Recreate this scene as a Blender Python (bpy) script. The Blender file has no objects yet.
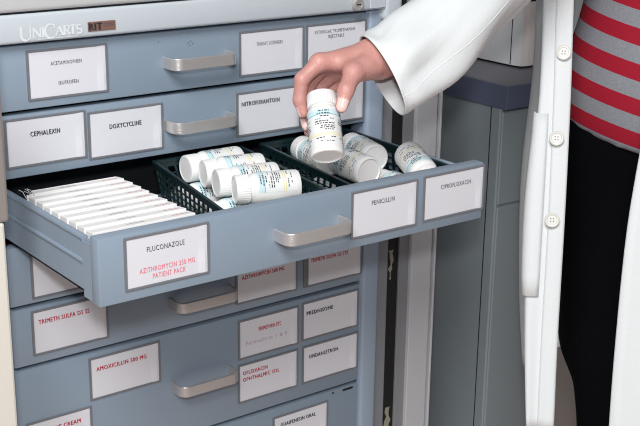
# Drug-cart drawer being restocked: a hand in a lab-coat sleeve lifts a pill bottle from an open drawer.
import bpy, bmesh, math, random
import numpy as np
from mathutils import Vector, Matrix, noise
random.seed(7)
PI = math.pi
scene = bpy.context.scene
COL = scene.collection
H = 0.0762            # one drawer module
W = 0.5145            # drawer width
D = 0.2282            # how far the open drawer is pulled out
FLOOR = -1.06         # the cart's drawer stack starts at z = 0

# ------------------------------------------------------------------ materials
def lin(c):
    return tuple(((v/255)/12.92 if v/255 <= .04045 else ((v/255+.055)/1.055)**2.4) for v in c)
def mat(name, rgb, rough=.5, metal=0, bump=0, bscale=200, vary=0, vscale=8, sss=0, spec=.5, stretch=None):
    m = bpy.data.materials.new(name); m.use_nodes = True
    nt = m.node_tree; b = nt.nodes['Principled BSDF']
    c = (*lin(rgb), 1)
    b.inputs['Base Color'].default_value = c
    b.inputs['Roughness'].default_value = rough
    b.inputs['Metallic'].default_value = metal
    b.inputs['Specular IOR Level'].default_value = spec
    tc = nt.nodes.new('ShaderNodeTexCoord')
    src = tc.outputs['Object']
    if stretch:
        mp = nt.nodes.new('ShaderNodeMapping'); mp.inputs['Scale'].default_value = stretch
        nt.links.new(src, mp.inputs['Vector']); src = mp.outputs['Vector']
    if vary:
        n = nt.nodes.new('ShaderNodeTexNoise'); n.inputs['Scale'].default_value = vscale; n.inputs['Detail'].default_value = 4
        nt.links.new(src, n.inputs['Vector'])
        mx = nt.nodes.new('ShaderNodeMix'); mx.data_type = 'RGBA'
        mx.inputs['A'].default_value = tuple(v*(1-vary) for v in c[:3])+(1,)
        mx.inputs['B'].default_value = tuple(min(1, v*(1+vary)) for v in c[:3])+(1,)
        nt.links.new(n.outputs['Fac'], mx.inputs['Factor']); nt.links.new(mx.outputs['Result'], b.inputs['Base Color'])
    if bump:
        n = nt.nodes.new('ShaderNodeTexNoise'); n.inputs['Scale'].default_value = bscale; n.inputs['Detail'].default_value = 3
        nt.links.new(src, n.inputs['Vector'])
        bp = nt.nodes.new('ShaderNodeBump'); bp.inputs['Strength'].default_value = bump; bp.inputs['Distance'].default_value = .002
        nt.links.new(n.outputs['Fac'], bp.inputs['Height']); nt.links.new(bp.outputs['Normal'], b.inputs['Normal'])
    if sss:
        b.inputs['Subsurface Weight'].default_value = sss
        b.inputs['Subsurface Radius'].default_value = (.012, .005, .003)
        b.inputs['Subsurface Scale'].default_value = .5
    return m
M = {}
M['blue'] = mat('blue_steel', (137, 153, 169), .42, bump=.04, bscale=300, vary=.03)
M['stile'] = mat('pale_blue_steel', (152, 168, 187), .4, vary=.03)
M['top'] = mat('pale_plastic', (196, 204, 211), .45, vary=.02, bump=.03)
M['slab'] = mat('grey_worktop', (196, 197, 199), .5, vary=.03)
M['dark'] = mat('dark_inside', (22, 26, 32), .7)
M['steel'] = mat('brushed_steel', (202, 199, 198), .36, metal=.6, bump=.25, bscale=60, stretch=(1, 1, 30))
M['frame'] = mat('grey_holder', (118, 120, 126), .45)
M['card'] = mat('white_card', (222, 223, 230), .6, vary=.02)
M['ink'] = mat('black_ink', (40, 42, 52), .7)
M['greyink'] = mat('grey_ink', (95, 98, 108), .7)
M['red'] = mat('red_ink', (186, 40, 66), .7)
M['pink'] = mat('faded_red_ink', (232, 128, 146), .7)
M['purple'] = mat('faint_purple_ink', (186, 150, 180), .7)
M['white'] = mat('white_lettering', (226, 232, 236), .5)
M['copper'] = mat('copper_badge', (142, 106, 92), .4, metal=.2)
M['basket'] = mat('dark_green_plastic', (12, 36, 40), .4)
M['bottle'] = mat('white_bottle_plastic', (236, 236, 235), .38, sss=.15)
M['label'] = mat('bottle_label', (228, 230, 230), .45)
M['teal'] = mat('teal_print', (200, 226, 232), .5)
M['darkteal'] = mat('dark_teal_print', (70, 160, 175), .5)
M['yellow'] = mat('yellow_print', (226, 218, 168), .5)
M['carton'] = mat('white_carton', (240, 239, 238), .6, vary=.02)
M['cream'] = mat('cream_panel', (222, 218, 208), .5)
M['taupe'] = mat('taupe_panel', (140, 132, 128), .5)
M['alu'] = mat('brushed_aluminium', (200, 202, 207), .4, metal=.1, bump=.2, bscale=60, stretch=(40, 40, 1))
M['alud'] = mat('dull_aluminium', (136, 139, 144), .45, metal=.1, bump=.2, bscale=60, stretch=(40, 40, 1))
M['rubber'] = mat('black_seal', (18, 18, 20), .7)
M['tape'] = mat('torn_tape', (150, 148, 130), .7)
M['cab'] = mat('grey_cabinet', (136, 146, 151), .5, vary=.03)
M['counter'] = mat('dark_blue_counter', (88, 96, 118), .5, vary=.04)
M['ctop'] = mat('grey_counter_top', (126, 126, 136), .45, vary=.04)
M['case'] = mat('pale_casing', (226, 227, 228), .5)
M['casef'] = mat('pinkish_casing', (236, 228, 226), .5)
M['skin'] = mat('skin', (202, 148, 140), .45, bump=.35, bscale=260, vary=.16, vscale=55, sss=.1)
M['skinw'] = mat('nail', (240, 208, 202), .25, sss=.2)
M['coat'] = mat('white_cotton', (222, 226, 228), .75, bump=.22, bscale=420, vary=.015, vscale=30)
M['button'] = mat('button', (214, 214, 208), .35)
M['pants'] = mat('black_cloth', (7, 7, 11), .9, bump=.2, bscale=300, spec=.08)
M['hair'] = mat('brown_hair', (70, 48, 36), .55, bump=.4, bscale=60)
M['shoe'] = mat('black_leather', (20, 20, 22), .4)
M['floor'] = mat('vinyl_floor', (226, 206, 196), .35, vary=.06, vscale=3)
M['wall'] = mat('painted_wall', (200, 202, 202), .7, vary=.02)
M['eye'] = mat('eye', (60, 45, 40), .2)
M['lip'] = mat('lip', (180, 100, 100), .4)
def stripes():
    m = mat('striped_jersey', (200, 20, 60), .85, bump=.3, bscale=500)
    nt = m.node_tree; b = nt.nodes['Principled BSDF']
    tc = nt.nodes.new('ShaderNodeTexCoord'); sp = nt.nodes.new('ShaderNodeSeparateXYZ')
    nt.links.new(tc.outputs['Object'], sp.inputs[0])
    def math_(op, a, v):
        n = nt.nodes.new('ShaderNodeMath'); n.operation = op
        nt.links.new(a, n.inputs[0]); n.inputs[1].default_value = v; return n.outputs[0]
    cmb = nt.nodes.new('ShaderNodeVectorMath'); cmb.operation = 'DOT_PRODUCT'
    nt.links.new(tc.outputs['Object'], cmb.inputs[0]); cmb.inputs[1].default_value = (-TILT*rt.x, -TILT*rt.y, 1)
    z = math_('ADD', cmb.outputs['Value'], (.02305)+TILT*rt.dot(PO))
    z = math_('DIVIDE', z, .0445); z = math_('FRACT', math_('ADD', z, 50), 0)
    g = math_('LESS_THAN', z, .51)
    no = nt.nodes.new('ShaderNodeTexNoise'); no.inputs['Scale'].default_value = 700
    nt.links.new(tc.outputs['Object'], no.inputs['Vector'])
    gr = nt.nodes.new('ShaderNodeMix'); gr.data_type = 'RGBA'
    gr.inputs['A'].default_value = (*lin((104, 108, 116)), 1); gr.inputs['B'].default_value = (*lin((162, 165, 172)), 1)
    nt.links.new(no.outputs['Fac'], gr.inputs['Factor'])
    mx = nt.nodes.new('ShaderNodeMix'); mx.data_type = 'RGBA'
    mx.inputs['A'].default_value = (*lin((158, 4, 38)), 1)
    nt.links.new(gr.outputs['Result'], mx.inputs['B'])
    nt.links.new(g, mx.inputs['Factor']); nt.links.new(mx.outputs['Result'], b.inputs['Base Color'])
    return m

# ------------------------------------------------------------------ object helpers
def wloc(o):
    v = Vector((0, 0, 0))
    while o is not None: v += o.location; o = o.parent
    return v
def thing(name, label, cat, loc, group=None):
    o = bpy.data.objects.new(name, None); COL.objects.link(o); o.location = loc
    o.empty_display_size = .05
    o['label'] = label; o['category'] = cat
    if group: o['group'] = group
    return o
def obj(name, bm, mats, parent=None, smooth=False, label=None):
    """link a bmesh built in world coordinates as one mesh object (local to its parent)"""
    if parent is not None:
        bmesh.ops.translate(bm, verts=bm.verts, vec=-wloc(parent))
    me = bpy.data.meshes.new(name); bm.normal_update(); bm.to_mesh(me); bm.free()
    for m in (mats if isinstance(mats, (list, tuple)) else [mats]): me.materials.append(M[m] if isinstance(m, str) else m)
    if smooth:
        for p in me.polygons: p.use_smooth = True
        if smooth != True:
            try: me.set_sharp_from_angle(angle=smooth)
            except Exception: pass
    o = bpy.data.objects.new(name, me); COL.objects.link(o)
    if parent is not None: o.parent = parent
    if label: o['label'] = label
    return o
def tag(o, label, cat, group=None):
    o['label'] = label; o['category'] = cat
    if group: o['group'] = group
    return o
def structure(o):
    o['kind'] = 'structure'; return o
def dup(root, mw, label=None, group=None):
    r = root.copy(); COL.objects.link(r); r.matrix_world = mw
    if label: r['label'] = label
    if group: r['group'] = group
    for ch in list(root.children):
        c = ch.copy(); COL.objects.link(c); c.parent = r
        for g in list(ch.children):
            d = g.copy(); COL.objects.link(d); d.parent = c
    return r
NB = bmesh.new
def box(bm, x0, x1, y0, y1, z0, z1, mi=0, bev=0, seg=2):
    vs = [bm.verts.new((x, y, z)) for z in (z0, z1) for y in (y0, y1) for x in (x0, x1)]
    fs = [bm.faces.new([vs[i] for i in q]) for q in ((0, 2, 3, 1), (4, 5, 7, 6), (0, 1, 5, 4), (2, 6, 7, 3), (0, 4, 6, 2), (1, 3, 7, 5))]
    for f in fs: f.material_index = mi
    if bev:
        es = list({e for f in fs for e in f.edges})
        r = bmesh.ops.bevel(bm, geom=es, offset=bev, segments=seg, profile=.5, affect='EDGES')
        for f in r['faces']: f.material_index = mi
    return vs
def hexa(bm, p, mi=0):
    """8 points: bottom ring 0-3, top ring 4-7"""
    vs = [bm.verts.new(q) for q in p]
    for q in ((3, 2, 1, 0), (4, 5, 6, 7), (0, 1, 5, 4), (1, 2, 6, 5), (2, 3, 7, 6), (3, 0, 4, 7)):
        bm.faces.new([vs[i] for i in q]).material_index = mi
def quad(bm, p, mi=0):
    f = bm.faces.new([bm.verts.new(q) for q in p]); f.material_index = mi; return f
def loft(bm, rings, closed=True, mi=0, cap0=False, cap1=False):
    R = [[bm.verts.new(p) for p in r] for r in rings]; n = len(R[0])
    for a, b in zip(R, R[1:]):
        for i in range(n if closed else n-1):
            j = (i+1) % n
            bm.faces.new((a[i], a[j], b[j], b[i])).material_index = mi
    if cap0: bm.faces.new(R[0][::-1]).material_index = mi
    if cap1: bm.faces.new(R[-1]).material_index = mi
    return R
def lathe(bm, prof, n=32, mi=0, cap0=True, cap1=True, knurl=None):
    rings = []
    for k, (r, z) in enumerate(prof):
        ring = []
        for i in range(n):
            a = 2*PI*i/n
            rr = r*(1-.035*(i % 2)) if knurl and knurl[0] <= k <= knurl[1] else r
            ring.append((rr*math.cos(a), rr*math.sin(a), z))
        rings.append(ring)
    loft(bm, rings, True, mi, cap0, cap1)
def tube(bm, pts, r, n=10, mi=0):
    pts = [Vector(p) for p in pts]; rings = []
    for i, p in enumerate(pts):
        t = (pts[min(i+1, len(pts)-1)]-pts[max(i-1, 0)]).normalized()
        u = t.cross(Vector((0, 0, 1)) if abs(t.z) < .9 else Vector((1, 0, 0))).normalized(); v = t.cross(u)
        rings.append([p+u*r*math.cos(2*PI*k/n)+v*r*math.sin(2*PI*k/n) for k in range(n)])
    loft(bm, rings, True, mi, True, True)
# text: default vector font turned into a mesh
TXT = {}
def text_faces(s, bold=0):
    if (s, bold) in TXT: return TXT[(s, bold)]
    cu = bpy.data.curves.new('lettering', 'FONT'); cu.body = s; cu.align_x = 'CENTER'; cu.size = 1; cu.offset = bold
    cu.resolution_u = 2; cu.space_character = 1.14
    o = bpy.data.objects.new('lettering', cu); COL.objects.link(o)
    dg = bpy.context.evaluated_depsgraph_get(); ev = o.evaluated_get(dg); me = ev.to_mesh()
    vs = [v.co.copy() for v in me.vertices]; fs = [tuple(p.vertices) for p in me.polygons]
    ev.to_mesh_clear(); bpy.data.objects.remove(o); bpy.data.curves.remove(cu)
    x0 = min(v.x for v in vs); x1 = max(v.x for v in vs)
    TXT[(s, bold)] = (vs, fs, x0, x1); return TXT[(s, bold)]
def text(bm, s, xa, xb, zc, y, mi, bold=0, cap=.0056):
    vs, fs, x0, x1 = text_faces(s)
    k = (xb-xa)/(x1-x0); kz = cap/.72
    for n, sh in enumerate((0, -.05, .05)[:1+2*(bold > 0)]):
        nv = [bm.verts.new((xa+(v.x-x0)*k+sh*bold*k, y-.00002*n, zc+(v.y-.35)*kz+(0, .03, -.03)[n]*bold*kz)) for v in vs]
        for f in fs:
            try: bm.faces.new([nv[i] for i in f]).material_index = mi
            except ValueError: pass
NST = [0]
def stroke(bm, pts, w, y, mi):
    NST[0] += 1; y -= .000012*(NST[0] % 40)
    pts = [Vector((p[0], 0, p[1])) for p in pts]
    L, R_ = [], []
    for i, p in enumerate(pts):
        t = (pts[min(i+1, len(pts)-1)]-pts[max(i-1, 0)]).normalized(); nrm = Vector((-t.z, 0, t.x))
        ww = w[i] if isinstance(w, (list, tuple)) else w
        L.append(p+nrm*ww/2); R_.append(p-nrm*ww/2)
    for i in range(len(pts)-1):
        quad(bm, [(q.x, y, q.z) for q in (R_[i], R_[i+1], L[i+1], L[i])], mi)
def arc(cx, cz, rx, rz, a0, a1, n=14):
    return [(cx+rx*math.cos(math.radians(a0+(a1-a0)*i/n)), cz+rz*math.sin(math.radians(a0+(a1-a0)*i/n))) for i in range(n+1)]

# ------------------------------------------------------------------ implicit surfaces (bodies, cloth)
def rcone(P, a, b, ra, rb):
    a = np.array(a, float); b = np.array(b, float); ab = b-a; L = ab@ab+1e-12
    t = np.clip(((P-a)@ab)/L, 0, 1)
    return np.linalg.norm(P-(a+t[..., None]*ab), axis=-1)-(ra+(rb-ra)*t)
def ellips(P, c, ax, r):
    """ellipsoid with axes ax (3 rows) and radii r"""
    q = (P-np.array(c, float))@np.array(ax, float).T/np.array(r, float)
    k = np.linalg.norm(q, axis=-1)
    return (k-1)*min(r)*(.6+.4*1)
def smin(a, b, k):
    h = np.clip(.5+.5*(b-a)/k, 0, 1); return b+(a-b)*h-k*h*(1-h)
def surface_nets(fn, lo, hi, s):
    lo = np.array(lo, float); n = np.ceil((np.array(hi)-lo)/s).astype(int)+1
    g = np.stack(np.meshgrid(*[lo[i]+s*np.arange(n[i]) for i in range(3)], indexing='ij'), -1)
    V = np.empty(n, np.float32)
    for i in range(0, n[0], 24): V[i:i+24] = fn(g[i:i+24])
    ins = V < 0
    cs = n-1; acc = np.zeros((*cs, 3)); cnt = np.zeros(cs)
    offs = [(i, j, k) for i in (0, 1) for j in (0, 1) for k in (0, 1)]
    def cv(A, o): return A[o[0]:o[0]+cs[0], o[1]:o[1]+cs[1], o[2]:o[2]+cs[2]]
    for a in offs:
        for ax in range(3):
            if a[ax]: continue
            b = list(a); b[ax] = 1
            va, vb = cv(V, a), cv(V, b); m = (va < 0) != (vb < 0)
            t = np.where(m, va/np.where(m, va-vb, 1), 0)
            for d in range(3): acc[..., d] += m*(a[d]+(t if d == ax else 0))
            cnt += m
    act = cnt > 0; idx = -np.ones(cs, int); idx[act] = np.arange(act.sum())
    cell = np.argwhere(act); pos = lo+s*(cell+acc[act]/cnt[act][:, None])
    quads = []
    for ax in range(3):
        u, v = (ax+1) % 3, (ax+2) % 3
        a = ins; sl0 = [slice(None)]*3; sl1 = [slice(None)]*3; sl0[ax] = slice(0, -1); sl1[ax] = slice(1, None)
        x = ins[tuple(sl0)] != ins[tuple(sl1)]; E = np.argwhere(x)
        E = E[(E[:, u] > 0) & (E[:, v] > 0) & (E[:, u] < cs[u]) & (E[:, v] < cs[v])]
        eu = np.zeros(3, int); eu[u] = 1; ev = np.zeros(3, int); ev[v] = 1
        q = np.stack([idx[tuple((E-o).T)] for o in (eu+ev, ev, eu*0, eu)], 1)
        fl = ins[tuple(E.T)]
        q[~fl] = q[~fl][:, ::-1]; quads.append(q)
    q = np.concatenate(quads); q = q[(q >= 0).all(1)]
    return pos, q
def sdf_mesh(fn, lo, hi, s, relax=2):
    pos, q = surface_nets(fn, lo, hi, s)
    for _ in range(relax):
        acc = np.zeros_like(pos); c = np.zeros(len(pos))
        for i in range(4):
            for j in (1, 3):
                np.add.at(acc, q[:, i], pos[q[:, (i+j) % 4]]); np.add.at(c, q[:, i], 1)
        pos = .5*pos+.5*acc/np.maximum(c, 1)[:, None]
    return pos, q
def to_bm(bm, pos, q, mi=0):
    vs = [bm.verts.new(p) for p in pos.tolist()]
    for f in q.tolist():
        try: bm.faces.new([vs[i] for i in f]).material_index = mi
        except ValueError: pass

# ================================================================== ROOM
bm = NB(); box(bm, -3, 4.2, -3, 3.2, FLOOR-.05, FLOOR); structure(obj('floor', bm, 'floor'))
bm = NB(); box(bm, -3, 4.2, 3.2, 3.3, FLOOR, 1.6); structure(obj('wall_back', bm, 'wall'))
bm = NB(); box(bm, 4.2, 4.3, -3, 3.3, FLOOR, 1.6); structure(obj('wall_right', bm, 'wall'))

# ================================================================== THE MEDICATION CART
cart = thing('medication_cart', 'blue steel drawer cart with one drawer pulled open and white name cards', 'cart', (W/2, .25, FLOOR))
SX = .5490            # outer edge of the right corner post
bm = NB()
box(bm, -.030, -.026+.004, .012, .50, -.80, .0)          # left side
box(bm, SX-.004, SX, .012, .50, -.80, .0)                # right side
box(bm, -.03, SX, .496, .50, -.80, .0)                   # back
box(bm, -.03, SX, .012, .50, -.815, -.80)                # bottom
box(bm, -.03, SX, .012, .50, -.004, .0)
obj('body', bm, 'stile', cart)
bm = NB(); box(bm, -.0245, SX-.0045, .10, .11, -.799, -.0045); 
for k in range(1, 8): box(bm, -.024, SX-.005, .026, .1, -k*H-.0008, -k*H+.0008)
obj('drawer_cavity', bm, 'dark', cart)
for (xa, xb) in ((-.030, -.003), (W+.004, SX)):
    bm = NB(); box(bm, xa, xb, -.001, .03, -.80, .0015, bev=.006, seg=4)
    if xb > .1:
        box(bm, xa-.002, xa+.0005, .004, .03, -.80, 0)
    obj('corner_post', bm, 'stile', cart, smooth=.6)
bm = NB(); box(bm, -.05, .5335, -.013, .50, .0022, .0342, bev=.004, seg=3); top_frame = obj('top_frame', bm, 'top', cart, smooth=.6)
bm = NB(); box(bm, .5345, .566, -.0135, .50, -.014, .0342, bev=.007, seg=4)
obj('corner_cap', bm, 'top', cart, smooth=.6)
bm = NB(); box(bm, .5090, .5340, -.0142, -.0125, .0045, .032, bev=.0006, seg=1); obj('corner_plate', bm, 'top', cart)
bm = NB(); box(bm, -.052, .568, -.0155, .505, .0362, .078, bev=.005, seg=3)
box(bm, -.045, .56, -.010, .50, .0335, .0368, 1)
obj('worktop', bm, ['slab', 'dark'], cart, smooth=.6)
# lock
bm = NB(); lathe(bm, [(.0085, 0), (.0085, .004), (.0075, .0055), (.0055, .0058), (.005, .0048)], 28)
box(bm, -.0035, .0035, -.0008, .0008, .0045, .0052, 1)
bmesh.ops.rotate(bm, verts=bm.verts, cent=(0, 0, 0), matrix=Matrix.Rotation(PI/2, 3, 'X'))
bmesh.ops.translate(bm, verts=bm.verts, vec=(.4862, -.0135, .0120)); obj('lock', bm, ['steel', 'dark'], cart, smooth=.6, label='round metal key lock')
# raised white maker's lettering, serif small capitals
bm = NB(); yy = -.0134; w1, w2 = .0026, .0013
def serif(x, z, w=.0034): stroke(bm, [(x-w/2, z), (x+w/2, z)], .0007, yy, 0)
def L_U(x, z, w, h):
    stroke(bm, [(x, z+h), (x, z+h*.32)]+arc(x+w/2, z+h*.32, w/2, h*.32, 180, 270, 8), w1, yy, 0)
    stroke(bm, arc(x+w/2, z+h*.32, w/2, h*.32, 270, 360, 8)+[(x+w, z+h)], w2, yy, 0); serif(x, z+h); serif(x+w, z+h, .003)
def L_N(x, z, w, h):
    stroke(bm, [(x, z), (x, z+h)], w2, yy, 0); stroke(bm, [(x, z+h), (x+w, z)], w1*.9, yy, 0); stroke(bm, [(x+w, z), (x+w, z+h)], w2, yy, 0)
    serif(x, z); serif(x, z+h); serif(x+w, z+h)
def L_I(x, z, h): stroke(bm, [(x, z), (x, z+h)], w1, yy, 0); serif(x, z, .004); serif(x, z+h, .004)
def L_C(x, z, w, h):
    a = arc(x+w*.52, z+h/2, w*.52, h/2, 48, 312, 22); n = len(a)
    stroke(bm, a, [w2*.8+(w1-w2*.6)*math.sin(PI*i/(n-1)) for i in range(n)], yy, 0); stroke(bm, [(x+w*.88, z+h*.72), (x+w*.88, z+h)], w2, yy, 0)
def L_A(x, z, w, h):
    stroke(bm, [(x, z), (x+w/2, z+h)], w2, yy, 0); stroke(bm, [(x+w/2, z+h), (x+w, z)], w1, yy, 0); stroke(bm, [(x+w*.22, z+h*.36), (x+w*.78, z+h*.36)], w2*.8, yy, 0)
    serif(x, z); serif(x+w, z)
def L_R(x, z, w, h):
    stroke(bm, [(x, z), (x, z+h)], w1, yy, 0); stroke(bm, [(x, z+h)]+arc(x+w*.45, z+h*.75, w*.42, h*.25, 90, -90, 10)+[(x, z+h*.5)], w2, yy, 0)
    stroke(bm, [(x+w*.4, z+h*.5), (x+w, z)], w1*.8, yy, 0); serif(x, z); serif(x-.0006, z+h, .003); serif(x+w, z, .003)
def L_T(x, z, w, h):
    stroke(bm, [(x, z), (x, z+h)], w1, yy, 0); stroke(bm, [(x-w/2, z+h), (x+w/2, z+h)], w2, yy, 0); serif(x, z)
    for s in (-1, 1): stroke(bm, [(x+s*w/2, z+h), (x+s*w/2, z+h*.8)], w2*.7, yy, 0)
def L_S(x, z, w, h):
    stroke(bm, arc(x+w/2, z+h*.74, w*.45, h*.25, 40, 265, 12)+arc(x+w/2, z+h*.26, w*.48, h*.26, 90, -150, 12), w1*.75, yy, 0)
LX, LZ = -.0065, .0024
L_U(.0335, .0030, .0105, .0150); L_N(.0475, .0056, .0080, .0098); L_I(.0585, .0056, .0098); L_C(.0610, .0034, .0125, .0150)
L_A(.0735, .0056, .0085, .0098); L_R(.0838, .0056, .0062, .0098); L_T(.0938, .0056, .0072, .0098); L_S(.0985, .0056, .0058, .0098)
stroke(bm, [(.052, .0030), (.100, .0030)], .0006, yy, 0)
bmesh.ops.translate(bm, verts=bm.verts, vec=(LX, 0, LZ))
obj('maker_lettering', bm, 'white', cart, label='white serif lettering reading UNICARTS')
bm = NB(); box(bm, .1054, .1394, -.0145, -.0128, .0088, .0193, 0, .0004, 1)
text(bm, 'RIT', .1065, .1222, .0140, -.0147, 1, 1.4, .0080)
for zz in (.0167, .0147): stroke(bm, [(.1247, zz), (.1377, zz)], .0007, -.0147, 2)
obj('badge', bm, ['copper', 'ink', 'greyink'], cart, label='copper badge reading RIT')

# drawers: (name of things on them, z top, z bottom, y front)
def handle_bm(xc, zc, y):
    bm = NB(); x0, x1 = xc-.0450, xc+.0450; r = .0125; dep = .0285
    path = [(x0, 0)]+[(x0+r+r*math.cos(a), -dep+r-r*math.sin(a)) for a in [PI-PI/2*i/8+0 for i in range(9)]]
    path = [(x0, .0)]+[(x0+r-r*math.cos(PI/2*i/8), -dep+r-r*math.sin(PI/2*i/8)) for i in range(9)] \
        + [(x1-r+r*math.sin(PI/2*i/8), -dep+r-r*math.cos(PI/2*i/8)) for i in range(9)]+[(x1, .0)]
    pts = [Vector((p[0], p[1], 0)) for p in path]; rings = []; th, hh = .0034, .0070
    for i, p in enumerate(pts):
        t = (pts[min(i+1, len(pts)-1)]-pts[max(i-1, 0)]).normalized(); n = Vector((t.y, -t.x, 0))   # outward
        a, b = p, p-n*th
        a2 = p-n*.0006; b2 = p-n*(th-.0006)
        rings.append([(a.x, a.y+y, zc-hh+.0008), (a.x, a.y+y, zc+hh-.0008), (a2.x, a2.y+y, zc+hh), (b2.x, b2.y+y, zc+hh), (b.x, b.y+y, zc+hh-.0008),
                      (b.x, b.y+y, zc-hh+.0008), (b2.x, b2.y+y, zc-hh), (a2.x, a2.y+y, zc-hh)])
    loft(bm, rings, True, 0, True, True)
    bmesh.ops.recalc_face_normals(bm, faces=bm.faces)
    return bm
def frame_bm(x0, zt, w, h, y):
    bm = NB(); t = .0028; d = .0016
    box(bm, x0, x0+w, y-d, y+.0002, zt-t, zt, 0, .0004, 1); box(bm, x0, x0+w, y-d, y+.0002, zt-h, zt-h+t, 0, .0004, 1)
    box(bm, x0, x0+t, y-d, y+.0002, zt-h+t, zt-t, 0); box(bm, x0+w-t, x0+w, y-d, y+.0002, zt-h+t, zt-t, 0)
    box(bm, x0+t, x0+w-t, y-.0004, y+.0002, zt-h+t, zt-t, 0)
    return bm
def card_bm(x0, zt, w, h, y, lines, cx0=None):
    """paper card (slightly curled at its right end) with its printed lines; (text, u0, u1, v, ink index, bold)"""
    bm = NB(); a, b = (x0+.0022 if cx0 is None else cx0), x0+w-.0020; zt2, zb2 = zt-.0024, zt-h+.0026
    nx = 24; rows = []
    for k in range(nx+1):
        x = a+(b-a)*k/nx; u = k/nx
        dy = .0013*math.exp(-((u-.95)/.045)**2)
        rows.append([(x, y-.0009-dy*(.5+.5*math.sin(3+v*6)), zt2+(zb2-zt2)*v) for v in (0, .25, .5, .75, 1)])
    for p, q in zip(rows, rows[1:]):
        for i in range(4): quad(bm, [p[i], p[i+1], q[i+1], q[i]], 0)
    box(bm, a, b, y-.0006, y-.0004, zb2, zt2, 0)
    for (s, u0, u1, v, ink, bold) in lines:
        text(bm, s, x0+u0*w, x0+u1*w, zt-v*h, y-.00105, ink, bold, .0044 if ink == 2 and y == 0 else .0056)
    return bm
INKS = ['card', 'ink', 'greyink', 'red', 'pink', 'purple']
LW, LH = .0985, .0565
def add_holder(dr, x0, zt, y, lines, w=LW, h=LH, cx0=None, label=None):
    obj('card_holder', frame_bm(x0, zt, w, h, y), 'frame', dr)
    if label is None:
        label = 'white card reading '+' '.join(l[0] for l in lines) if lines else 'blank white card'
    obj('name_card', card_bm(x0, zt, w, h, y, lines, cx0), INKS, dr, label=label)
def front_bm(zt, zb, y):
    bm = NB(); box(bm, .0, W, y, y+.018, zb, zt, 0, .0016, 2); return bm
HX = .2515
spec = [
 (0, 1, [(.0360, -.0080, [('ACETAMINOPHEN', .29, .67, .30, 2, .5), ('IBUPROFEN', .375, .62, .70, 2, .5)], {}),
         (.3135, -.0108, [('THROAT LOZENGES', .26, .66, .31, 2, .5)], {}),
         (.4152, -.0108, [('KETOROLAC TROMETHAMINE', .14, .80, .19, 2, .5), ('INJECTABLE', .36, .62, .31, 2, .5)], {})]),
 (1, 2, [(.0055, -.0818, [('CEPHALEXIN', .31, .67, .35, 1, 1)], {}),
         (.1063, -.0855, [('DOXYCYCLINE', .28, .70, .36, 1, 1)], {}),
         (.3090, -.0865, [('NITROFURANTOIN', .08, .66, .27, 1, 1)], {}),
         (.4140, -.0880, [], dict(label='white card behind the hand'))]),
 (3, 4, [(.0265, -.2405, [], dict(label='white card half hidden below the open drawer'))]),
 (4, 5, [(.0235, -.3113, [('TRIMETH SULFA DS SS', .09, .75, .27, 3, .9)], {}),
         (.3060, -.3115, [('AZITHROMYCIN 500 MG', .10, .78, .36, 3, .9)], {}),
         (.4150, -.3115, [('TRIMETH SULFA DS STK', .12, .76, .34, 3, .9)], dict(w=.1005, cx0=.4235))]),
 (5, 7, [(.0935, -.3890, [('AMOXICILLIN 500 MG', .10, .80, .29, 3, .9)], {}),
         (.0085, -.4515, [('CINOLONE CREAM', .10, .82, .27, 3, .9)], dict(w=.0860)),
         (.3092, -.3910, [('PERMETHRIN ETC', .33, .70, .33, 3, .9), ('Permethrin 1 & 5', .12, .80, .62, 5, 0)], {}),
         (.4130, -.3893, [('PREDNISONE', .08, .54, .30, 1, 1)], {}),
         (.3085, -.4545, [('OFLOXACIN', .08, .48, .24, 3, .9), ('OPHTHALMIC SOL', .08, .68, .41, 3, .9)], {}),
         (.4140, -.4543, [('ONDANSETRON', .12, .63, .31, 1, 1)], {})]),
 (7, 9, [(.3650, -.5478, [('GUAIFENESIN ORAL', .14, .77, .26, 1, 1)], dict(w=.0955))]),
]
for (a, b, labs) in spec:
    zt, zb = -a*H-.0022, -b*H+.0026
    bm = front_bm(zt, zb, 0)
    box(bm, .004, W-.004, .018, .095, zb+.002, zb+.004, 0)
    if b == 7:   # small keyhole slots near the drawer's lower right corner
        pass
    dr = obj('drawer', bm, 'blue', cart, smooth=.6)
    if b == 1:
        for (x, z) in ((.2005, -.0135), (.2405, -.0185), (.2440, -.0165), (.2470, -.0195), (.2430, -.0215)):
            bm = NB(); stroke(bm, [(x, z), (x+.0016, z+.0010)], .0009, -.0002, 0); obj('scuff_mark', bm, 'greyink', dr)
    if b == 9:
        bm = NB(); box(bm, .487, .505, -.0006, .001, -.5415, -.5385, 0); box(bm, .468, .471, -.0006, .001, -.5405, -.5385, 0); obj('latch_slot', bm, 'dark', dr)
    zc = -(a+b)/2*H
    obj('handle', handle_bm(HX, zc+.0002, 0), 'steel', dr, smooth=.5, label='brushed steel handle')
    for (x0, z0, lines, kw) in labs:
        add_holder(dr, x0, z0, 0, lines, **kw)
bm = NB(); box(bm, 0, W, .0, .018, -.798, -9*H-.002, 0, .0016); obj('base_panel', bm, 'blue', cart)
for x in (.02, W-.02):
    for y in (.05, .45):
        bm = NB(); lathe(bm, [(.05, -.015), (.055, -.008), (.055, .008), (.05, .015)], 24)
        bmesh.ops.rotate(bm, verts=bm.verts, cent=(0, 0, 0), matrix=Matrix.Rotation(PI/2, 3, 'Y')); bmesh.ops.translate(bm, verts=bm.verts, vec=(x, y, FLOOR+.055))
        box(bm, x-.022, x+.022, y-.03, y+.03, -.95, -.94); box(bm, x-.022, x-.018, y-.02, y+.02, FLOOR+.05, -.94); box(bm, x+.018, x+.022, y-.02, y+.02, FLOOR+.05, -.94)
        box(bm, x-.01, x+.01, y-.01, y+.01, -.94, -.815)
        obj('caster', bm, 'rubber', cart)

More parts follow.
